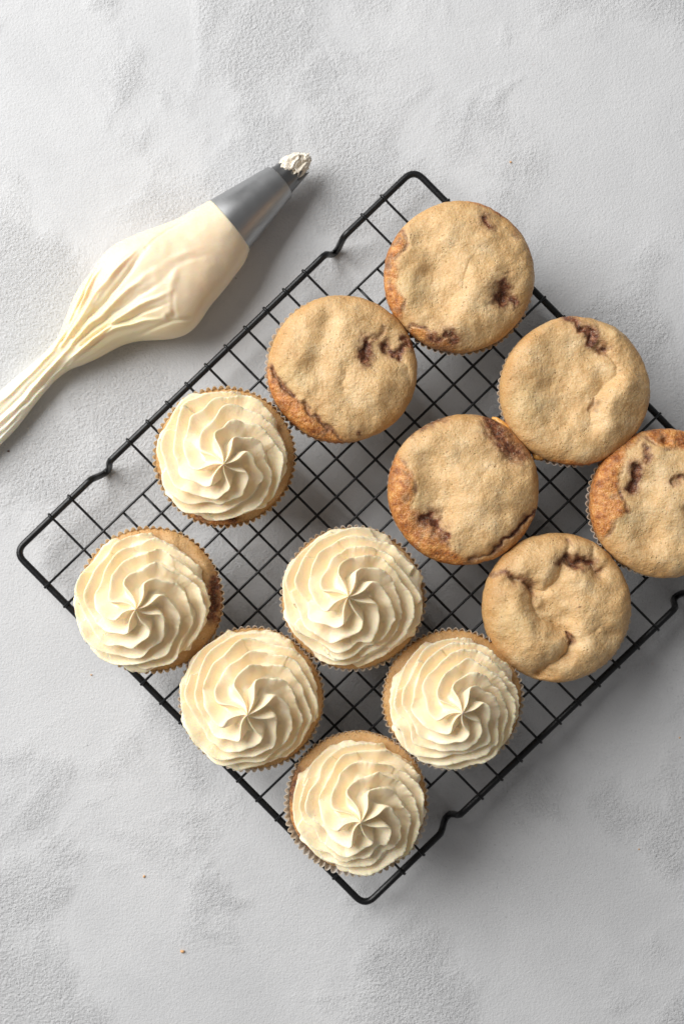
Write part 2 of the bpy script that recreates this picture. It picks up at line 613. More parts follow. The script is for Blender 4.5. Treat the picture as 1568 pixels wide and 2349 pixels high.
def make_cake(parent, R, zr, dome, feats, seed, nr=112, na=320, flat_top=3.0, rough=1.0):
    """sponge: domed top with dents, rounded overhanging rim, tapered side. local origin = parent's base"""
    # superellipse dome down to the rim (rho = 1, z = 0), then the underside
    ph_ = np.linspace(0.0, math.pi / 2, 26)
    b0_ = np.linspace(0.0, 0.80, int(nr * 0.66))
    b1_ = 0.80 + 0.20 * np.sin(np.linspace(0, math.pi / 2, int(nr * 0.24)))[1:]
    dome_rho = np.concatenate([b0_, b1_])
    top_n = len(dome_rho)
    pw = 2.7
    dome_z = dome * np.maximum(0, 1 - dome_rho ** pw) ** (1 / pw)
    under = [(0.998, -0.0016), (0.988, -0.0034), (0.970, -0.0050), (0.94, -0.0070), (0.88, -0.013), (0.82, -0.020), (0.76, -0.027)]
    arc = []
    RHO = np.concatenate([dome_rho, [a[0] for a in under]])
    n = len(RHO)
    th = np.linspace(0, 2 * math.pi, na, endpoint=False)
    rr, tt = np.meshgrid(RHO, th, indexing='ij')
    nx = rr * np.cos(tt); ny = -rr * np.sin(tt)        # image-like axes: y down
    ci = np.cos(tt); si = np.sin(tt)
    outl = 1 + 0.020 * noise(ci * 1.5, si * 1.5, 0, seed) + 0.006 * noise(ci * 5, si * 5, 0, seed + 1) * rough
    # dome
    zcol = np.concatenate([dome_z, [a[1] for a in under]])
    Z = zr + zcol[:, None] + 0 * tt
    fall = np.clip((1.02 - rr) / 0.10, 0, 1) * (np.arange(n)[:, None] < top_n)
    fall_rim = np.where(np.arange(n)[:, None] < top_n, 1.0, 0.0) * np.clip((1.03 - rr) / 0.12, 0.25, 1)
    wx = nx + 0.035 * fbm(nx * 5, ny * 5, 0, seed + 2, 3)
    wy = ny + 0.035 * fbm(nx * 5, ny * 5, 4.2, seed + 3, 3)
    wx2 = wx + 0.045 * noise(nx * 9, ny * 9, 1.0, seed + 53); wy2 = wy + 0.045 * noise(nx * 9, ny * 9, 6.0, seed + 54)
    brk = 1.02 + 0.45 * noise(nx * 14, ny * 14, 0.0, seed + 55)
    crust = np.zeros_like(nx); dark = np.zeros_like(nx); H = np.zeros_like(nx)
    for ft in feats:
        k = ft[0]
        if k == 'crust':        # polygon, softness
            s = poly_sdf(wx, wy, ft[1])
            m = smooth(-ft[2] * 2.0, ft[2] * 2.4, s)
            crust = np.maximum(crust, m * (ft[3] if len(ft) > 3 else 1.0))
            lip = np.exp(-((s + 0.012) / 0.028) ** 2) * smooth(-0.15, 0.5, noise(nx * 4, ny * 4, 1.5, seed + 51))
            dark = np.maximum(dark, 0.62 * lip)
            blot = smooth(0.18, 0.6, noise(nx * 6, ny * 6, 2.5, seed + 52)) * smooth(0.0, 0.06, s)
            dark = np.maximum(dark, 0.40 * blot)
            H = H - 0.0006 * lip
            H = H - 0.0004 * m
        elif k == 'crustline':
            d, _ = polyline_dist(wx, wy, ft[1])
            crust = np.maximum(crust, smooth(-ft[2] * 1.9, -ft[2] * 0.3, -d))
        elif k == 'dark':       # pts, width, strength, depth mm
            d, _ = polyline_dist(wx2, wy2, ft[1])
            dark = np.maximum(dark, brk * ft[3] * (0.70 * np.exp(-(d / (ft[2] * 1.35)) ** 2) + 0.30 * np.exp(-(d / (ft[2] * 2.6)) ** 2)))
            H = H - ft[4] * 0.001 * np.exp(-(d / (ft[2] * 0.9)) ** 2)
        elif k == 'crease':     # pts, width, depth mm
            d, _ = polyline_dist(wx, wy, ft[1])
            H = H - ft[3] * 0.001 * (0.55 * np.exp(-(d / ft[2])) + 0.45 * np.exp(-(d / (ft[2] * 2.4)) ** 2))
        elif k == 'dent':       # pts, width, depth mm (negative = bulge)
            d, _ = polyline_dist(nx, ny, ft[1])
            H = H - ft[3] * 0.0014 * np.exp(-(d / ft[2]) ** 2)
    H = H * fall * 1.45
    bumps = 0.0017 * noise(nx * 2.6, ny * 2.6, 0, seed + 5) + 0.00060 * noise(nx * 6, ny * 6, 0, seed + 6) + 0.00012 * fbm(nx * 20, ny * 20, Z * 500, seed + 7, 2)
    Z = Z + H + bumps * rough * fall_rim
    lump = 0.0003 * fbm(ci * 9, si * 9, Z * 300, seed + 9, 2) * rough
    Rr = R * rr * outl + lump * (rr > 0.6)
    X = Rr * np.cos(tt); Y = Rr * np.sin(tt)
    bake = smooth(0.78, 0.99, rr + 0.10 * noise(ci * 2, si * 2, 1, seed + 11)) * (0.75 + 0.45 * noise(ci * 3, si * 3, 2, seed + 12))
    bake = np.clip(bake, 0, 1)
    V = np.stack([X, Y, Z], -1).reshape(-1, 3)
    F = grid_faces(n, na)
    o = mesh_obj('cake', V, F, M_CAKE, parent, {'crust': crust, 'cinnamon': dark, 'bake': bake})
    return o

def make_liner(parent, Rt, ztop, zbot, mat, seed, off=(0, 0), npl=66, amp=0.00085, ragged=0.0, flare=0.0):
    na = npl * 10
    th = np.linspace(0, 2 * math.pi, na, endpoint=False)
    rows = 9
    V = []
    Rb = Rt * 0.735
    for i in range(rows):
        t = i / (rows - 1)          # 0 top
        R0 = Rt + (Rb - Rt) * t
        jit = 0.25 * noise(np.cos(th) * 4, np.sin(th) * 4, 0, seed)
        ph = npl * th / 2 + jit * 2
        sc = np.abs(np.cos(ph)) ** 0.75
        a = amp * (1.0 - 0.35 * t)
        warp = 0.0005 * noise(np.cos(th) * 2.2, np.sin(th) * 2.2, t, seed + 1) * (1 - t)
        r = R0 + a * (2 * sc - 1.0) + warp + flare * (1 - t) ** 4
        z = ztop + (zbot - ztop) * t
        zt = np.full(na, z)
        if i == 0:
            zt = zt + 0.0006 * noise(np.cos(th) * 3, np.sin(th) * 3, 0, seed + 3)
        V.append(np.stack([r * np.cos(th) + off[0] * (1 - t), r * np.sin(th) + off[1] * (1 - t), zt], -1))
    V = np.concatenate(V)
    F = grid_faces(rows, na)
    V = np.vstack([V, [[0, 0, zbot]]])
    ci = len(V) - 1
    fl = F.tolist()
    base = (rows - 1) * na
    for j in range(0, na):
        fl.append([base + j, ci, base + (j + 1) % na])
    o = mesh_obj('liner', V, fl, mat, parent)
    md = o.modifiers.new('paper', 'SOLIDIFY')
    md.thickness = 0.00014
    md.offset = 0
    return o

def make_frosting(parent, R, z0, tip, seed, phase, wind=3.6, twist=0.45, off=(0, 0), N=8, hook=0.48, tiers=2.0,
                  amp_out=0.0052, amp_in=0.0074, ragdir=-0.6, ragged=1.0, nr=180, na=600):
    """piped swirl. local coordinates; tip = local apex position"""
    th = np.linspace(0, 2 * math.pi, na, endpoint=False)
    t = np.linspace(0, 1, nr) ** 0.92
    H = tip[2] - z0
    kt = [0, 0.03, 0.10, 0.20, 0.32, 0.42, 0.52, 0.66, 0.80, 0.90, 0.95, 0.98, 1.0]
    kr = [0.004, 0.026, 0.09, 0.20, 0.34, 0.46, 0.54, 0.69, 0.85, 0.965, 0.995, 0.97, 0.86]
    kz = [1.0, 0.955, 0.875, 0.79, 0.70, 0.585, 0.47, 0.355, 0.235, 0.13, 0.05, -0.01, -0.06]
    tf = np.linspace(0, 1, 400)
    def sm(k):
        a = np.interp(tf, kt, k)
        ker = np.ones(13) / 13
        b = np.convolve(np.pad(a, 6, mode='edge'), ker, 'valid')
        b[:6] = a[:6]
        return np.interp(t, tf, b)
    r0 = sm(kr) * R
    z1 = z0 + sm(kz) * H
    dr = np.gradient(r0); dz = np.gradient(z1)
    ln = np.hypot(dr, dz) + 1e-12
    nr_ = -dz / ln; nz_ = dr / ln
    T, TH = np.meshgrid(t, th, indexing='ij')
    R0 = r0[:, None] + 0 * TH; Z0 = z1[:, None] + 0 * TH
    NR = nr_[:, None]; NZ = nz_[:, None]
    rn = R0 / R
    c, s = np.cos(TH), np.sin(TH)
    # ridge angle: counter-clockwise near the tip, then hooking clockwise
    h0 = hook * 0.66
    x_ = (rn - h0) / (1 - h0)
    g_ = 0.5 * (x_ + np.sqrt(x_ * x_ + 0.0025))
    psi = phase + 0.5 * twist * smooth(0.0, hook * 0.70, rn) - wind * g_
    # the rope: a spiral seam where each turn tucks under the one above
    a_ = hook * 1.04; b_ = (1 - a_) / max(1.0, tiers - 0.2)
    th0 = (TH - phase * 1.3) % (2 * math.pi)
    wob = 0.035 * noise(c * 1.7, s * 1.7, 0.5, seed + 31)
    dd = (rn + wob - a_) / b_ - th0 / (2 * math.pi)
    kk = np.floor(dd); ff = dd - kk
    thu = th0 + 2 * math.pi * kk
    ww = np.where(kk >= 0, smooth(0, 1.1, thu), 0.0)
    psi = psi + 0.25 * ((1 - ww) * (rn - a_) / b_ + ww * thu / (2 * math.pi))
    saw = np.sin(math.pi * (0.06 + 0.66 * ff)) - 0.55
    psi = psi + 0.12 * noise(c * 1.8, s * 1.8, rn * 2, seed + 35) * smooth(0.05, 0.25, rn)
    psi = psi + 0.26 * noise(c * 1.3, s * 1.3, rn * 2.0, seed) * smooth(0.25, 0.8, rn) + 0.20 * noise(c * 3, s * 3, rn * 3, seed + 1) * smooth(0.3, 0.7, rn)
    u = N * (TH - psi) / (2 * math.pi)
    u = u + (0.02 + 0.08 * smooth(hook * 0.9, hook * 1.4, rn)) * np.sin(2 * math.pi * u + 0.3)
    uu = np.abs(np.sin(math.pi * u)); cu = np.abs(np.cos(math.pi * u))
    sharp = (0.5 + 0.5 * np.cos(2 * math.pi * u)) ** 1.7
    rnd = 0.2 * np.sqrt(cu ** 2 + 0.003) + 0.8 * (0.5 + 0.5 * np.cos(2 * math.pi * u)) ** 1.6
    mixo = smooth(hook * 0.8, hook * 1.4, rn)
    h = sharp * (1 - mixo) + rnd * mixo
    amp = amp_in * smooth(-0.06, 0.34, rn) * (1 - 0.25 * smooth(hook * 1.1, hook * 1.5, rn))
    amp = amp * (1 - mixo) + amp_out * mixo
    vary = 1 + 0.8 * noise(c * 2.0, s * 2.0, rn * 4, seed + 4) * smooth(0.2, 0.6, rn) + 0.45 * noise(c * 2.6, s * 2.6, 7.0, seed + 33) * (1 - smooth(0.3, 0.6, rn))
    vary = vary * (1 - 0.75 * smooth(0.78, 0.97, T))
    amp = amp * np.clip(vary, 0.35, 1.6)
    # rope tiers
    tier = 0.0011 * saw * ww * (1 - smooth(0.90, 1.0, T))
    low = 0.0015 * noise(c * 1.6, s * 1.6, rn * 2.5, seed + 6) * smooth(0.1, 0.5, rn)
    X0 = R0 * c; Y0 = R0 * s
    # torn, crumbly crests, stronger on one side
    side = smooth(-0.5, 0.7, np.cos(TH - ragdir) + 0.5 * noise(c * 2, s * 2, rn * 3, seed + 8))
    sc = 330.0
    rag = fbm(X0 * sc, Y0 * sc, Z0 * sc, seed + 10, 2, 0.6)
    rag2 = fbm(X0 * sc * 2.4, Y0 * sc * 2.4, Z0 * sc * 2.4, seed + 12, 2, 0.6)
    crest = np.clip(h, 0, 1) ** 2
    ragamp = (0.00020 + 0.00045 * side) * ragged * smooth(0.22, 0.6, rn)
    sec = side * smooth(0.45, 0.7, rn)
    h = h * (1 - 0.25 * sec) + 0.25 * sec * (0.5 + 0.5 * np.cos(4 * math.pi * u + 1.0))
    disp = amp * (h - 0.45) + tier + low + (rag * 0.8 + rag2 * 0.35) * ragamp * (0.25 + crest)
    # fine drag lines from the nozzle running along each rope
    drag = noise(u * 4.0, rn * 1.0, 0, seed + 15)
    disp = disp + 0.00011 * drag * smooth(0.15, 0.5, rn)
    # ridges lean over outward
    lean = amp * 0.55 * h * mixo * (1 - smooth(0.75, 0.95, T))
    Rr = R0 + disp * NR + lean * 0.7
    # ragged lower edge
    edge = smooth(0.86, 1.0, T)
    Rr = Rr + edge * (0.0004 * rag + 0.0004 * (h - 0.5) + 0.0008 * noise(c * 2.4, s * 2.4, 3, seed + 17) + 0.0009 * noise(c * 9, s * 9, 3, seed + 19))
    Zz = Z0 + disp * NZ
    f = np.clip((Z0 - z0) / H, 0, 1)
    # the tip leans a little
    X = Rr * c + off[0] * (1 - f) + tip[0] * f
    Y = Rr * s + off[1] * (1 - f) + tip[1] * f
    V = np.stack([X, Y, Zz], -1).reshape(-1, 3)
    F = grid_faces(nr, na)
    # close apex
    V = np.vstack([V, [[X[0].mean(), Y[0].mean(), Zz[0].mean() + 0.0003]]])
    fl = np.array([[len(V) - 1, j, (j + 1) % na, (j + 1) % na] for j in range(na)])
    o = mesh_obj('frosting', V, F, M_FROST, parent)
    cap = [(len(V) - 1, j, (j + 1) % na) for j in range(na)]
    me = o.data
    import bmesh
    bm = bmesh.new(); bm.from_mesh(me); bm.verts.ensure_lookup_table()
    for a, b, d in cap:
        try:
            fc = bm.faces.new((bm.verts[a], bm.verts[b], bm.verts[d])); fc.smooth = True
        except ValueError:
            pass
    bm.to_mesh(me); bm.free()
    return o

ZR = 0.058
ZM = 0.0535      # height of the widest part of an unfrosted cake
# ---- plain cupcakes: (u, v, radius, label, features, liner offset mm (x, y), seed)
def crop_n(cx, cy, r):
    return lambda pts: norm_pts(pts, (cx, cy), r)
n1 = crop_n(770, 794, 591); n2 = crop_n(731, 760, 635); n3 = crop_n(722, 671, 571)
n4 = crop_n(759, 751, 629); n5 = crop_n(1169, 1164, 993); n6 = crop_n(618, 644, 552)
PLAIN = [
 (1051, 636, 172.5, 'topmost plain cupcake, orange crust down its left edge and a dark pit at right',
  [('crust', n1([(330, 440), (350, 560), (270, 680), (270, 860), (350, 1000), (330, 1130), (250, 1140), (120, 950), (110, 700), (220, 470)]), 0.035),
   ('crust', n1([(380, 1180), (520, 1220), (600, 1300), (730, 1280), (740, 1440), (500, 1440), (340, 1240)]), 0.035),
   ('crustline', n1([(860, 210), (1020, 250), (1180, 350), (1270, 440)]), 0.055),
   ('crustline', n1([(1340, 590), (1375, 700)]), 0.05),
   ('dark', n1([(965, 370), (985, 430)]), 0.05, 0.8, 0.7),
   ('dark', n1([(1090, 900), (1110, 960), (1080, 1000)]), 0.07, 1.0, 1.3),
   ('dark', n1([(1150, 960), (1200, 1040)]), 0.04, 0.8, 0.8),
   ('dark', n1([(1100, 800), (1150, 790)]), 0.035, 0.3, 0.4),
   ('dark', n1([(560, 1290), (600, 1300)]), 0.05, 0.9, 0.6), ('dark', n1([(670, 1250), (730, 1300)]), 0.05, 0.8, 0.8),
   ('dark', n1([(1190, 470), (1200, 500)]), 0.03, 0.35, 0.3),
   ('dark', n1([(230, 560), (250, 530), (300, 510)]), 0.02, 0.5, 0.2),
   ('dent', n1([(520, 560), (560, 700), (590, 960)]), 0.26, 2.6), ('dent', n1([(900, 950), (800, 1100)]), 0.3, -0.9),
   ('crease', n1([(620, 1080), (700, 980), (790, 900), (830, 720)]), 0.06, 0.9),
   ('crease', n1([(980, 1050), (1050, 1040)]), 0.02, 0.6), ('dent', n1([(1120, 980)]), 0.16, 1.4), ('dark', n1([(800, 915)]), 0.014, 0.35, 0.8)],
  (0.6, -1.4), 11),
 (784, 847, 171.0, 'plain cupcake with an orange band across its lower left and reddish pits at upper right',
  [('crust', n2([(80, 700), (140, 750), (240, 930), (400, 1060), (560, 1220), (800, 1390), (700, 1500), (300, 1400), (40, 1050)]), 0.03),
   ('dark', n2([(120, 760), (180, 840), (240, 930), (340, 1000)]), 0.028, 0.65, 0.9),
   ('dark', n2([(400, 1080), (560, 1230), (680, 1320), (790, 1390)]), 0.020, 0.5, 0.9),
   ('crease', n2([(130, 770), (240, 930), (400, 1070), (560, 1220), (790, 1390)]), 0.05, 1.3),
   ('dark', n2([(930, 550), (930, 620), (920, 690)]), 0.055, 1.0, 1.3),
   ('dark', n2([(960, 520), (1040, 480), (1080, 410)]), 0.03, 0.38, 0.6),
   ('dark', n2([(1090, 560), (1095, 610), (1150, 650), (1200, 660), (1240, 590)]), 0.045, 0.8, 1.1),
   ('dark', n2([(1240, 520), (1270, 555), (1320, 570)]), 0.03, 1.0, 1.2),
   ('crease', n2([(1220, 690), (1280, 760), (1300, 880)]), 0.022, 0.8), ('crease', n2([(1120, 1080), (1180, 1180)]), 0.03, 0.5),
   ('dark', n2([(870, 1350)]), 0.03, 0.7, 0.3),
   ('dent', n2([(640, 380), (560, 560), (500, 760)]), 0.16, 1.1), ('crease', n2([(760, 760), (740, 950)]), 0.07, 1.2),
   ('dent', n2([(980, 650), (1150, 600)]), 0.22, 1.2), ('dent', n2([(1000, 950)]), 0.28, -1.0), ('dent', n2([(740, 420)]), 0.14, -0.6)],
  (-1.6, 0.2), 23),
 (1316, 897, 170.5, 'plain cupcake with a dark crack at its top edge and raised fold at right',
  [('dark', n3([(640, 120), (700, 150), (750, 200)]), 0.045, 0.8, 0.9), ('dark', n3([(760, 200), (830, 240), (830, 300)]), 0.045, 1.0, 1.4),
   ('dark', n3([(870, 340), (930, 380)]), 0.045, 0.65, 1.2), ('dark', n3([(840, 800), (860, 770)]), 0.05, 0.32, 0.8),
   ('crustline', n3([(740, 100), (770, 95)]), 0.04), ('crustline', n3([(560, 1225), (800, 1250), (900, 1220)]), 0.035),
   ('dent', n3([(640, 420), (600, 620), (640, 780)]), 0.36, 3.0), ('dent', n3([(830, 420), (900, 560)]), 0.16, 1.4),
   ('crease', n3([(930, 380), (1010, 480), (1020, 570), (930, 640), (850, 730), (835, 860), (830, 940)]), 0.06, 2.0),
   ('dent', n3([(1080, 640), (960, 780), (980, 960)]), 0.17, -1.4), ('dent', n3([(1000, 270)]), 0.15, -0.8),
   ('crease', n3([(540, 1000), (640, 930), (820, 1040)]), 0.06, 0.7), ('dark', n3([(1040, 545)]), 0.015, 0.4, 0.4)],
  (-0.9, -0.9), 37),
 (1062, 1124, 173.5, 'plain cupcake in mid rack with brown crust at upper right, left and lower right',
  [('crust', n4([(870, 120), (900, 200), (950, 300), (1060, 420), (1120, 470), (1230, 500), (1340, 480), (1250, 300), (1060, 140)]), 0.04),
   ('dark', n4([(960, 210), (1040, 290), (1110, 400), (1200, 440)]), 0.09, 0.85, 0.7),
   ('dark', n4([(400, 260), (500, 190), (600, 160)]), 0.035, 0.55, 0.4), ('dark', n4([(340, 310)]), 0.03, 0.5, 0.4),
   ('crust', n4([(200, 450), (320, 600), (350, 740), (320, 900), (420, 960), (530, 1020), (590, 1120), (640, 1260), (820, 1340), (700, 1450), (300, 1330), (80, 900), (100, 600)]), 0.035),
   ('dark', n4([(420, 1000), (490, 990), (520, 1040)]), 0.065, 1.0, 1.4), ('dark', n4([(530, 1060), (600, 1150)]), 0.04, 0.7, 0.9),
   ('dark', n4([(250, 590), (310, 640)]), 0.025, 0.4, 0.4),
   ('crust', n4([(1400, 850), (1330, 960), (1200, 1060), (1080, 1180), (980, 1290), (800, 1330), (900, 1420), (1200, 1330), (1420, 1050)]), 0.03, 0.55),
   ('dark', n4([(1350, 920), (1200, 1060), (1060, 1190), (980, 1280)]), 0.026, 0.85, 1.0), ('dark', n4([(970, 1285), (860, 1320), (780, 1330)]), 0.02, 0.5, 0.7),
   ('crease', n4([(1380, 900), (1200, 1060), (1060, 1200), (960, 1290)]), 0.04, 1.4),
   ('dent', n4([(480, 560), (530, 750), (560, 930)]), 0.24, 2.4), ('dent', n4([(800, 470)]), 0.24, 1.0),
   ('crease', n4([(620, 620), (640, 800), (570, 1000)]), 0.07, 0.9), ('dent', n4([(900, 900), (950, 1050)]), 0.26, -0.9),
   ('crease', n4([(900, 640), (960, 560), (1080, 500)]), 0.07, 0.7), ('dark', n4([(990, 568)]), 0.014, 0.35, 0.6)],
  (0.0, 0.0), 41),
 (1522, 1154, 171.0, 'plain cupcake cut off by the right edge, rough orange crust on its left',
  [('crust', n5([(960, 150), (850, 260), (620, 460), (590, 620), (520, 850), (560, 1120), (650, 1240), (480, 1380), (400, 1560), (330, 1640), (60, 1400), (60, 900), (400, 350), (800, 130)]), 0.035),
   ('crust', n5([(800, 130), (850, 300), (1000, 390), (1120, 450), (1460, 460), (1900, 520), (1800, 200), (1200, 100)]), 0.035, 0.9),
   ('dark', n5([(870, 440), (880, 560), (850, 640)]), 0.035, 0.6, 0.7), ('dark', n5([(720, 700), (750, 800), (730, 880), (690, 980)]), 0.055, 1.0, 1.6),
   ('dark', n5([(1500, 790), (1300, 830), (1180, 900)]), 0.045, 0.6, 1.2), ('dark', n5([(1360, 1240), (1450, 1350), (1420, 1480)]), 0.05, 0.35, 0.6),
   ('dark', n5([(600, 1200), (640, 1260)]), 0.02, 0.5, 0.4), ('dent', n5([(1130, 350)]), 0.05, 1.8),
   ('dent', n5([(850, 950), (820, 1300), (900, 1600)]), 0.22, 1.8), ('dent', n5([(1300, 1000)]), 0.25, -0.8)],
  (-1.3, -0.2), 53),
 (1274, 1392, 171.0, 'plain cupcake with a deep curved fold through its sunken top, near the lower right edge',
  [('crease', n6([(290, 430), (390, 480), (425, 560), (430, 650), (490, 720), (600, 770), (680, 820), (705, 880), (680, 960), (570, 1060), (490, 1130)]), 0.06, 4.2),
   ('crease', n6([(420, 500), (510, 520), (600, 450), (640, 360), (650, 300), (740, 310), (840, 310), (880, 370), (930, 385)]), 0.055, 3.2),
   ('dark', n6([(620, 300), (660, 270), (740, 320), (850, 300)]), 0.050, 0.75, 0.9), ('dark', n6([(870, 340), (900, 385), (935, 365)]), 0.03, 0.5, 0.5),
   ('dark', n6([(130, 400), (210, 405), (290, 410)]), 0.028, 0.62, 0.4), ('dark', n6([(300, 420), (360, 440), (400, 480)]), 0.055, 0.55, 0.8),
   ('dark', n6([(400, 490), (430, 560)]), 0.035, 0.35, 0.5), ('dark', n6([(690, 830), (700, 890)]), 0.030, 0.75, 0.8),
   ('crease', n6([(680, 120), (690, 170), (690, 260)]), 0.025, 1.3), ('dark', n6([(690, 150), (720, 190)]), 0.02, 0.4, 0.4),
   ('crease', n6([(880, 200), (870, 270)]), 0.02, 0.9),
   ('dark', n6([(760, 640)]), 0.014, 0.9, 0.3), ('dark', n6([(480, 1110)]), 0.03, 0.3, 0.4),
   ('dent', n6([(480, 430), (500, 470)]), 0.16, 0.8), ('dent', n6([(300, 700), (420, 860), (500, 950)]), 0.24, -2.0),
   ('dent', n6([(520, 640), (650, 720)]), 0.14, 2.0), ('dent', n6([(620, 560)]), 0.22, 1.0), ('dent', n6([(560, 250)]), 0.14, -0.8),
   ('crease', n6([(860, 820), (930, 760), (980, 840), (1040, 860)]), 0.04, 0.7), ('dent', n6([(850, 950)]), 0.2, -1.0)],
  (1.2, -0.7), 61),
]
for (u, v, r, label, feats, loff, seed) in PLAIN:
    c = P(u, v, ZM)
    R = r * U2M(ZM)
    root = thing('plain_cupcake', label, 'cupcake', (c.x, c.y, REST), 'unfrosted cinnamon cupcakes on the rack')
    zr = ZM - REST
    make_cake(root, R / 1.004, zr, 0.0125, feats, seed)
    make_liner(root, R * 0.980, zr - 0.0030, 0.0001, M_PAPER_WHITE, seed + 3, off=(loff[0] * 0.001, loff[1] * 0.001))

# drips of batter baked over the liner edge of the right hand cupcake
def blob(name, pts, rads, mat, parent, origin, seed):
    path = []; rr = []
    for i, (u, v, z) in enumerate(pts):
        path.append(P(u, v, z) - origin); rr.append(rads[i])
    # refine
    P2 = []; R2 = []
    for i in range(len(path) - 1):
        for k in range(4):
            t = k / 4
            P2.append(path[i].lerp(path[i + 1], t)); R2.append(rr[i] * (1 - t) + rr[i + 1] * t)
    P2.append(path[-1]); R2.append(rr[-1])
    v, f = tube(P2, R2, 14)
    v = np.array([list(q) for q in v])
    v = v + 0.00035 * np.stack([noise(v[:, 0] * 500, v[:, 1] * 500, v[:, 2] * 500, seed + k) for k in range(3)], -1)
    return mesh_obj(name, v, f, mat, parent)
root3 = [o for o in COL.objects if o.type == 'EMPTY' and 'raised fold' in o.get('label', '')][0]
cake3 = [o for o in root3.children if o.name.startswith('cake')][0]
o3 = Vector(root3.location)
blob('drip', [(1128, 958, 0.05), (1138, 963, 0.051), (1152, 975, 0.052), (1168, 990, 0.053), (1176, 1000, 0.053)], [0.0006, 0.0014, 0.0018, 0.0016, 0.0008], M_DRIP, cake3, o3, 5)
blob('drip', [(1222, 1040, 0.05), (1230, 1046, 0.051), (1240, 1046, 0.051), (1254, 1040, 0.053)], [0.0010, 0.0022, 0.0021, 0.001], M_DRIP, cake3, o3, 9)

# ---- frosted cupcakes
ZL = 0.0575
# u, v, r (liner) ; fu, fv, fr (frosting outline) ; tip u, v ; label ; paper ; features ; seed ; swirl kw
fn = lambda u0, v0, r0, sc, ox, oy: (lambda pts: norm_pts([((x / sc + ox) / 1.0899, (y / sc + oy) / 1.0899) for x, y in pts], (u0, v0), r0))
g1 = fn(515, 1048, 163, 3.5636, 340, 920); g2 = fn(345, 1376, 168, 3.5636, 160, 1280)
g6 = fn(820, 1838, 163, 3.7333, 690, 1800)
FROST = [
 (515, 1048, 161, 508, 1043, 150, 513, 1065, 'frosted cupcake nearest the piping bag, brown sponge showing below its swirl', M_PAPER_TAN,
  [('crust', g1([(380, 1180), (520, 1270), (700, 1330), (900, 1340), (1000, 1400), (800, 1460), (500, 1400), (330, 1250)]), 0.04, 0.8),
   ('dark', g1([(560, 1310), (640, 1340)]), 0.04, 0.6, 0.4), ('dark', g1([(800, 1330), (860, 1350)]), 0.05, 0.7, 0.4), ('dark', g1([(450, 1240)]), 0.05, 0.5, 0.4),
   ('crust', g1([(180, 950), (240, 1000), (330, 1180), (250, 1150)]), 0.03, 0.6)],
  101, dict(phase=1.25, wind=3.5, twist=0.20, ragdir=0.1, ragged=0.8)),
 (345, 1376, 167, 327, 1380, 156, 312, 1398, 'leftmost frosted cupcake, dark cinnamon sponge showing right of its swirl', M_PAPER_TAN,
  [('dark', g2([(1370, 600), (1340, 720), (1330, 830)]), 0.065, 1.0, 1.4), ('dark', g2([(1400, 700), (1380, 800)]), 0.05, 0.7, 0.4), ('dark', g2([(1310, 920), (1330, 960)]), 0.06, 0.8, 0.5),
   ('crust', g2([(1340, 560), (1450, 650), (1430, 900), (1350, 900)]), 0.03, 0.7), ('dent', g2([(1290, 480)]), 0.15, -1.5)],
  113, dict(phase=1.35, wind=3.5, twist=0.30, ragdir=0.3, ragged=0.9)),
 (809, 1373, 165.5, 810, 1368, 160, 798, 1369, 'frosted cupcake directly left of the mid rack plain one, swirl almost covering the sponge', M_PAPER_WHITE,
  [], 127, dict(phase=1.55, wind=4.2, twist=0.15, ragdir=0.0, ragged=0.9, tiers=2.4)),
 (577, 1603, 165, 572, 1599, 160, 567, 1641, 'frosted cupcake over the lower left rack edge, large hooked curl above its peak', M_PAPER_WHITE,
  [], 131, dict(phase=1.45, wind=3.9, twist=0.30, ragdir=0.2, ragged=0.75, hook=0.53)),
 (1037, 1604, 161, 1037, 1612, 149, 1060, 1636, 'rightmost frosted cupcake, torn ridges on its swirl and sponge showing above it', M_PAPER_WHITE,
  [], 149, dict(phase=1.2, wind=4.3, twist=0.30, ragdir=0.2, ragged=1.2, hook=0.46)),
 (820, 1838, 161.5, 823, 1843, 151, 827, 1887, 'lowest frosted cupcake, white pleated paper standing proud of the sponge around it', M_PAPER_WHITE,
  [('crust', g6([(230, 440), (150, 600), (150, 760), (190, 1000), (300, 1200), (450, 1330), (300, 1300), (120, 1000), (80, 700), (160, 450)]), 0.04, 1.0),
   ('dark', g6([(170, 480), (140, 620), (130, 740)]), 0.05, 0.6, 0.4), ('dark', g6([(210, 1080), (290, 1180), (430, 1290)]), 0.04, 0.6, 0.4)],
  157, dict(phase=1.35, wind=3.8, twist=0.40, ragdir=0.1, ragged=1.0, hook=0.52)),
]
for (u, v, r, fu, fv, fr, tu, tv, label, paper, feats, seed, kw) in FROST:
    c = P(u, v, ZL)
    R = r * U2M(ZL)
    root = thing('frosted_cupcake', label, 'cupcake', (c.x, c.y, REST), 'frosted cupcakes on the rack')
    zl = ZL - REST
    make_cake(root, R * 0.984, zl - 0.0016, 0.0050, feats, seed, nr=60, na=260, rough=0.8)
    make_liner(root, R * 0.99, zl + 0.0004, 0.0001, paper, seed + 3, amp=0.0011, off=((-0.0006, -0.0012) if seed == 157 else (0, 0)), flare=(0.0006 if seed == 157 else 0.0))
    zf = 0.060
    fc = P(fu, fv, zf) - c
    ztip = 0.0925 + 0.0035 * math.sin(seed * 1.7)
    tp = P(tu, tv, ztip) - c
    make_frosting(root, fr * U2M(zf) * 0.982, zf - REST + 0.0002, (tp.x, tp.y, ztip - REST), seed, off=(fc.x, fc.y), **kw)

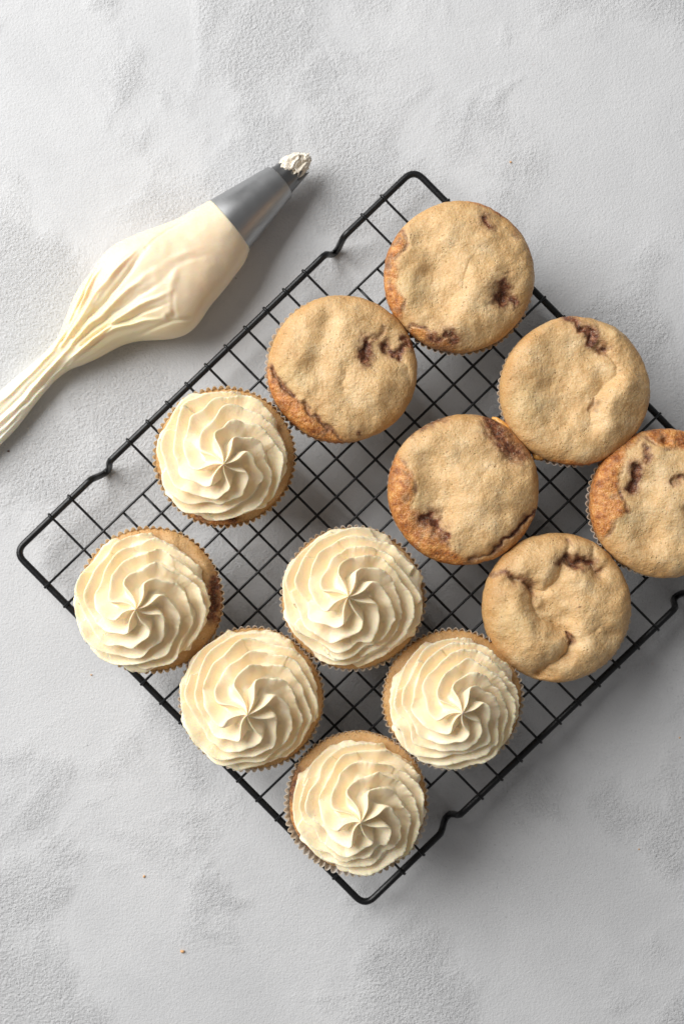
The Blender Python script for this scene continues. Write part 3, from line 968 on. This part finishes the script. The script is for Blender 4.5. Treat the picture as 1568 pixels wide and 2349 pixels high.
# ------------------------------------------------------------------ piping bag
def cr(pt):      # a point read off the enlargement
    return (pt[0] * 0.4681, pt[1] * 0.4681 + 330.3)
UP = [(1030, 283), (960, 322), (880, 372), (790, 405), (700, 440), (620, 474), (560, 505), (510, 550), (475, 600), (440, 650), (410, 685), (385, 720), (362, 765), (345, 810), (325, 860), (310, 900), (290, 950), (252, 996), (210, 1040), (155, 1086), (100, 1130), (50, 1172), (0, 1215), (-120, 1320), (-260, 1450)]
LO = [(1222, 512), (1208, 556), (1190, 590), (1150, 640), (1110, 695), (1070, 740), (1020, 800), (985, 860), (950, 900), (915, 928), (870, 947), (800, 957), (720, 960), (660, 965), (600, 982), (545, 1010), (490, 1042), (415, 1078), (340, 1102), (270, 1155), (210, 1225), (140, 1315), (60, 1420), (-90, 1560), (-230, 1690)]
HH = [34.2, 35, 36, 37, 38, 38.5, 38, 37, 36, 34, 32, 29.5, 27, 25, 23, 21, 19, 17, 15, 13.5, 12.5, 12, 12, 11, 10]
def build_bag():
    n0 = len(UP)
    sfine = np.linspace(0, n0 - 1, 260)
    def ip(arr):
        a = np.interp(sfine, np.arange(n0), arr)
        k = np.ones(11) / 11
        return np.convolve(np.pad(a, 5, mode='reflect', reflect_type='odd'), k, 'valid')
    ux = ip([cr(p)[0] for p in UP]); uy = ip([cr(p)[1] for p in UP])
    lx = ip([cr(p)[0] for p in LO]); ly = ip([cr(p)[1] for p in LO])
    hh = ip(HH) * 0.001
    na = 220
    ph = np.linspace(0, 2 * math.pi, na, endpoint=False)
    origin = P(300, 700, 0)
    V = np.zeros((len(sfine), na, 3)); S = np.zeros((len(sfine), na))
    for i in range(len(sfine)):
        zc = hh[i] / 2
        a = P(ux[i], uy[i], zc); b = P(lx[i], ly[i], zc)
        m = (a + b) / 2; d = (a - b) / 2
        e = 1.0 - 0.18 * min(1, max(0, (i - 12) / 40))
        cx = np.sign(np.cos(ph)) * np.abs(np.cos(ph)) ** e
        sz = np.sign(np.sin(ph)) * np.abs(np.sin(ph)) ** e
        V[i, :, 0] = m.x + d.x * cx
        V[i, :, 1] = m.y + d.y * cx
        V[i, :, 2] = zc + zc * sz
        S[i] = i / (len(sfine) - 1)
    # folds in the film, as ridges and valleys across the top
    K = KU * (CAM_Z - 0.02)
    gx = V[..., 0] / K + 784; gy = 1174.5 - V[..., 1] / K
    gx = gx + 2.5 * noise(gx * 0.03, gy * 0.03, 0, 3); gy = gy + 2.5 * noise(gx * 0.03, gy * 0.03, 5, 4)
    def pl(pts):
        return [cr(p) for p in pts]
    folds = [   # pts, half width (units), height mm, taper start
     ([(720, 530), (600, 640), (480, 760), (390, 880), (300, 985)], 7, 2.0),
     ([(790, 640), (680, 720), (540, 830), (430, 905), (330, 1005), (200, 1130), (60, 1290), (-100, 1430)], 7, 2.4),
     ([(862, 752), (760, 790), (640, 845), (500, 930), (380, 1020), (250, 1130), (120, 1265), (-20, 1410)], 6.5, 2.6),
     ([(830, 868), (700, 888), (570, 912), (470, 962), (370, 1035), (260, 1150)], 6, 2.2),
     ([(545, 580), (470, 680), (420, 770), (350, 890), (250, 1005), (100, 1155), (-60, 1290)], 6.5, 2.3),
     ([(640, 600), (560, 700), (470, 800), (400, 900)], 7, 1.0),
     ([(460, 650), (400, 760), (350, 860)], 5, 1.2),
     ([(330, 1060), (200, 1190), (60, 1360), (-60, 1470)], 6, 1.8),
     ([(900, 620), (860, 720), (870, 830), (830, 860)], 12, 0.7),
     ([(1000, 540), (860, 600), (780, 660)], 9, 0.45),
     ([(860, 745), (868, 760), (870, 860), (840, 866)], 8, -0.8),
     ([(745, 545), (650, 665), (550, 775), (440, 860), (360, 950)], 6, -1.8),
     ([(820, 700), (700, 765), (590, 830), (480, 895), (360, 985)], 6, -1.7),
     ([(850, 800), (700, 850), (610, 880), (520, 905), (400, 985)], 5, -2.0),
     ([(505, 600), (430, 710), (385, 830), (300, 960)], 6, -2.0),
     ([(560, 915), (450, 985), (350, 1050), (200, 1180)], 5.5, -2.4),
     ([(300, 1010), (160, 1150), (20, 1290), (-100, 1400)], 5, -1.8),
     ([(260, 1110), (120, 1240), (-30, 1420)], 5, -1.6),
     ([(960, 385), (850, 440), (775, 505), (742, 550)], 4, -0.5),
     ([(1060, 560), (900, 620), (820, 690)], 10, -0.4),
     ([(590, 960), (700, 935), (860, 880), (940, 870)], 6, -0.9),
    ]
    top = smooth(-0.15, 0.35, np.sin(ph))[None, :]
    D = np.zeros_like(S)
    for pts, w, h in folds:
        pts = pl(pts)
        d, tt = polyline_dist(gx, gy, pts)
        end = smooth(0.0, 0.25, tt) if h else 1
        D += h * 0.00108 * np.exp(-(d / (w * 0.66)) ** 2) * (0.12 + 0.88 * end)
    thin = np.clip(hh / 0.030, 0.35, 1)[:, None]
    D = D * thin * 0.95
    # gathered pleats in the tail, following its length
    sfrac = np.arange(len(sfine))[:, None] / (len(sfine) - 1)
    pk = smooth(0.42, 0.75, sfrac)
    pleat = noise(ph[None, :] * 3.2 + 0 * S, 0 * S, sfrac * 2.5 + 0 * S, 21) + 0.5 * noise(ph[None, :] * 8 + 0 * S, 0 * S, sfrac * 4 + 0 * S, 22)
    D = D + 0.0006 * pleat * pk
    soft = 0.0007 * noise(gx * 0.012, gy * 0.012, 0, 31) + 0.00025 * noise(gx * 0.04, gy * 0.04, 0, 32)
    D = D + soft * (1 - pk)
    V[..., 2] += D * top
    # small radial ripple on the sides
    V[..., 2] = np.maximum(V[..., 2], 0.0003)
    # close-fitting front: rolls in over the nozzle
    fill = np.interp(S + 0.04 * noise(gx * 0.02, gy * 0.02, 0, 41), [0, 0.28, 0.50, 0.66, 0.85, 1.0], [1, 0.95, 0.48, 0.38, 0.05, 0.0])
    F = grid_faces(len(sfine), na)
    root = thing('piping_bag', 'piping bag full of cream frosting with a steel star nozzle, beside the rack', 'piping bag', tuple(origin))
    Vr = V - np.array(origin)
    # end cap at the far tail and the front
    bag = mesh_obj('bag', Vr.reshape(-1, 3), F[:, ::-1].copy(), M_BAG, root, {'fill': fill})
    import bmesh
    bm = bmesh.new(); bm.from_mesh(bag.data); bm.verts.ensure_lookup_table()
    for ring in (0, len(sfine) - 1):
        idx = [ring * na + j for j in range(na)]
        bm.verts.ensure_lookup_table()
        rv = [bm.verts[i] for i in idx]
        cen = sum((q.co for q in rv), Vector()) / na
        cv = bm.verts.new(cen)
        for j in range(na):
            bm.faces.new((rv[j], rv[(j + 1) % na], cv))
    bmesh.ops.recalc_face_normals(bm, faces=bm.faces)
    bm.to_mesh(bag.data); bm.free()
    # nozzle
    zb = 0.0170; zt = 0.0120
    b0 = P(523, 519, zb); t0 = P(690, 375, zt)
    ax = (t0 - b0); Ln = ax.length; ax.normalize()
    sd = ax.cross(Vector((0, 0, 1))).normalized(); upv = sd.cross(ax).normalized()
    def ring_mesh(prof, seg, star=None):
        V = []
        for (d, r) in prof:
            for k in range(seg):
                a = 2 * math.pi * k / seg
                rr = r * (1 + (star(d, a) if star else 0))
                V.append(list(b0 + ax * d + (sd * math.cos(a) + upv * math.sin(a)) * rr - origin))
        return np.array(V), grid_faces(len(prof), seg)
    Rb = 0.0157; Rt = 0.0066
    def rad(t):
        return Rb + (Rt - Rb) * t
    c1 = 0.70
    prof = [(-0.004, Rb * 0.97), (0, Rb), (Ln * 0.2, rad(0.2)), (Ln * 0.4, rad(.4)), (Ln * 0.6, rad(.6)), (Ln * c1, rad(c1)), (Ln * c1 + 0.0003, rad(c1) - 0.0005)]
    V, F = ring_mesh(prof, 96)
    cone = mesh_obj('nozzle', V, F[:, ::-1].copy(), M_METAL, root)
    md = cone.modifiers.new('wall', 'SOLIDIFY'); md.thickness = 0.0004; md.offset = -1
    cone.modifiers.new('es', 'EDGE_SPLIT').split_angle = math.radians(40)
    # toothed tip
    def star(d, a):
        t = max(0, (d / Ln - c1) / (1 - c1))
        return -0.20 * t * (0.5 - 0.5 * math.cos(8 * a)) 
    prof = [(Ln * c1 - 0.001, rad(c1) - 0.0008)] + [(Ln * (c1 + (1 - c1) * q), rad(c1 + (1 - c1) * q * 0.75) - 0.0012) for q in np.linspace(0, 1, 14)]
    V, F = ring_mesh(prof, 128, star)
    # cut the teeth: pull the last rings back between the teeth
    seg = 128
    V = V.reshape(-1, seg, 3)
    for i in range(len(prof)):
        t = max(0, (prof[i][0] / Ln - c1) / (1 - c1))
        for k in range(seg):
            a = 2 * math.pi * k / seg
            cut = (0.5 - 0.5 * math.cos(8 * a))
            V[i, k] -= np.array(ax) * (Ln * 0.17 * cut * max(0, t - 0.45) / 0.55)
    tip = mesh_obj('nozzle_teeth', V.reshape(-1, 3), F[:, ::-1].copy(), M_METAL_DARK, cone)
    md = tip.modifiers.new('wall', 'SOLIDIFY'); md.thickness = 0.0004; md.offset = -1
    # welded seam along the cone
    aa = math.radians(128)
    pts = []
    for t in np.linspace(0.0, c1, 8):
        pts.append(b0 + ax * (Ln * t) + (sd * math.cos(aa) + upv * math.sin(aa)) * (rad(t) + 0.00002) - origin)
    v, f = tube(pts, 0.00036, 6)
    mesh_obj('seam', v, f, M_METAL, cone)
    # frosting smeared in and on the tip
    def smear(cu, cv, cz, sx, sy, sz, rot, seed, amp):
        nu, nv = 60, 36
        V = []
        cen = P(cu, cv, cz)
        for i in range(nv):
            p = math.pi * i / (nv - 1)
            for j in range(nu):
                q = 2 * math.pi * j / nu
                d = np.array([math.sin(p) * math.cos(q), math.sin(p) * math.sin(q), math.cos(p)])
                V.append(d)
        V = np.array(V)
        nz = fbm(V[:, 0] * 1.3, V[:, 1] * 1.3, V[:, 2] * 1.3, seed, 2, 0.35)
        nz = 1 - np.abs(nz) * 1.6
        k = 1 + amp * (nz - 0.4)
        W = V * np.array([sx, sy, sz]) * 0.84 * k[:, None]
        ca, sa = math.cos(rot), math.sin(rot)
        W = np.stack([W[:, 0] * ca - W[:, 1] * sa, W[:, 0] * sa + W[:, 1] * ca, W[:, 2]], -1)
        return W + np.array(cen - origin), grid_faces(nv, nu)
    allV = []; allF = []; off = 0
    for args in [(668, 374, 0.0185, 0.0064, 0.0034, 0.0030, 0.75, 5, 0.75), (684, 383, 0.0165, 0.0058, 0.0040, 0.0035, 0.9, 6, 0.8), (664, 385, 0.0190, 0.0032, 0.0022, 0.0020, 0.2, 12, 0.6),
                 (694, 370, 0.0150, 0.0042, 0.0034, 0.0040, 0.5, 7, 0.8), (690, 386, 0.011, 0.0042, 0.0034, 0.004, 0.5, 8, 0.6),
                 (702, 360, 0.0150, 0.0026, 0.0008, 0.0010, 0.9, 9, 0.5), (656, 367, 0.0172, 0.0036, 0.0016, 0.0014, 0.55, 10, 0.8)]:
        v, f = smear(*args)
        allV.append(v); allF.append(f + off); off += len(v)
    mesh_obj('frosting_remains', np.concatenate(allV), np.concatenate(allF), M_SMEAR, cone)
build_bag()

# ------------------------------------------------------------------ crumbs
def crumb(u, v, r, mat, label, seed):
    c = P(u, v, 0)
    nu, nv = 10, 7
    V = []
    rs = np.random.RandomState(seed)
    for i in range(nv):
        p = math.pi * i / (nv - 1)
        for j in range(nu):
            q = 2 * math.pi * j / nu
            V.append([math.sin(p) * math.cos(q), math.sin(p) * math.sin(q), math.cos(p)])
    V = np.array(V)
    k = 1 + 0.45 * noise(V[:, 0] * 1.6, V[:, 1] * 1.6, V[:, 2] * 1.6, seed)
    W = V * k[:, None] * np.array([r * 1.0, r * rs.uniform(0.7, 1.2), r * 0.6])
    W[:, 2] -= W[:, 2].min()
    o = mesh_obj('crumb', W, grid_faces(nv, nu), mat)
    o.location = (c.x, c.y, 0)
    tag(o, label, 'crumb', 'crumbs scattered on the table')
CR = [
 (419, 2182, 0.00100, M_CRUMB, 'largest orange crumb, alone on the table at lower left'),
 (331, 2010, 0.00062, M_CRUMB, 'orange crumb on the table left of the near corner of the rack'),
 (210, 1548, 0.00055, M_CRUMB, 'pale orange crumb just below the leftmost frosted cupcake'),
 (1170, 372, 0.00055, M_CRUMB, 'tiny orange crumb on the table above the topmost plain cupcake'),
 (1464, 1948, 0.00042, M_CRUMB, 'brown crumb on the table at lower right'),
 (1557, 1692, 0.00045, M_CRUMB, 'brown crumb on the table by the right edge, below the rack'),
 (20, 1035, 0.00065, M_CRUMB_DARK, 'dark crumb on the table under the tail of the piping bag'),
]
for i, (u, v, r, m, lab) in enumerate(CR):
    crumb(u, v, r, m, lab, 60 + i)
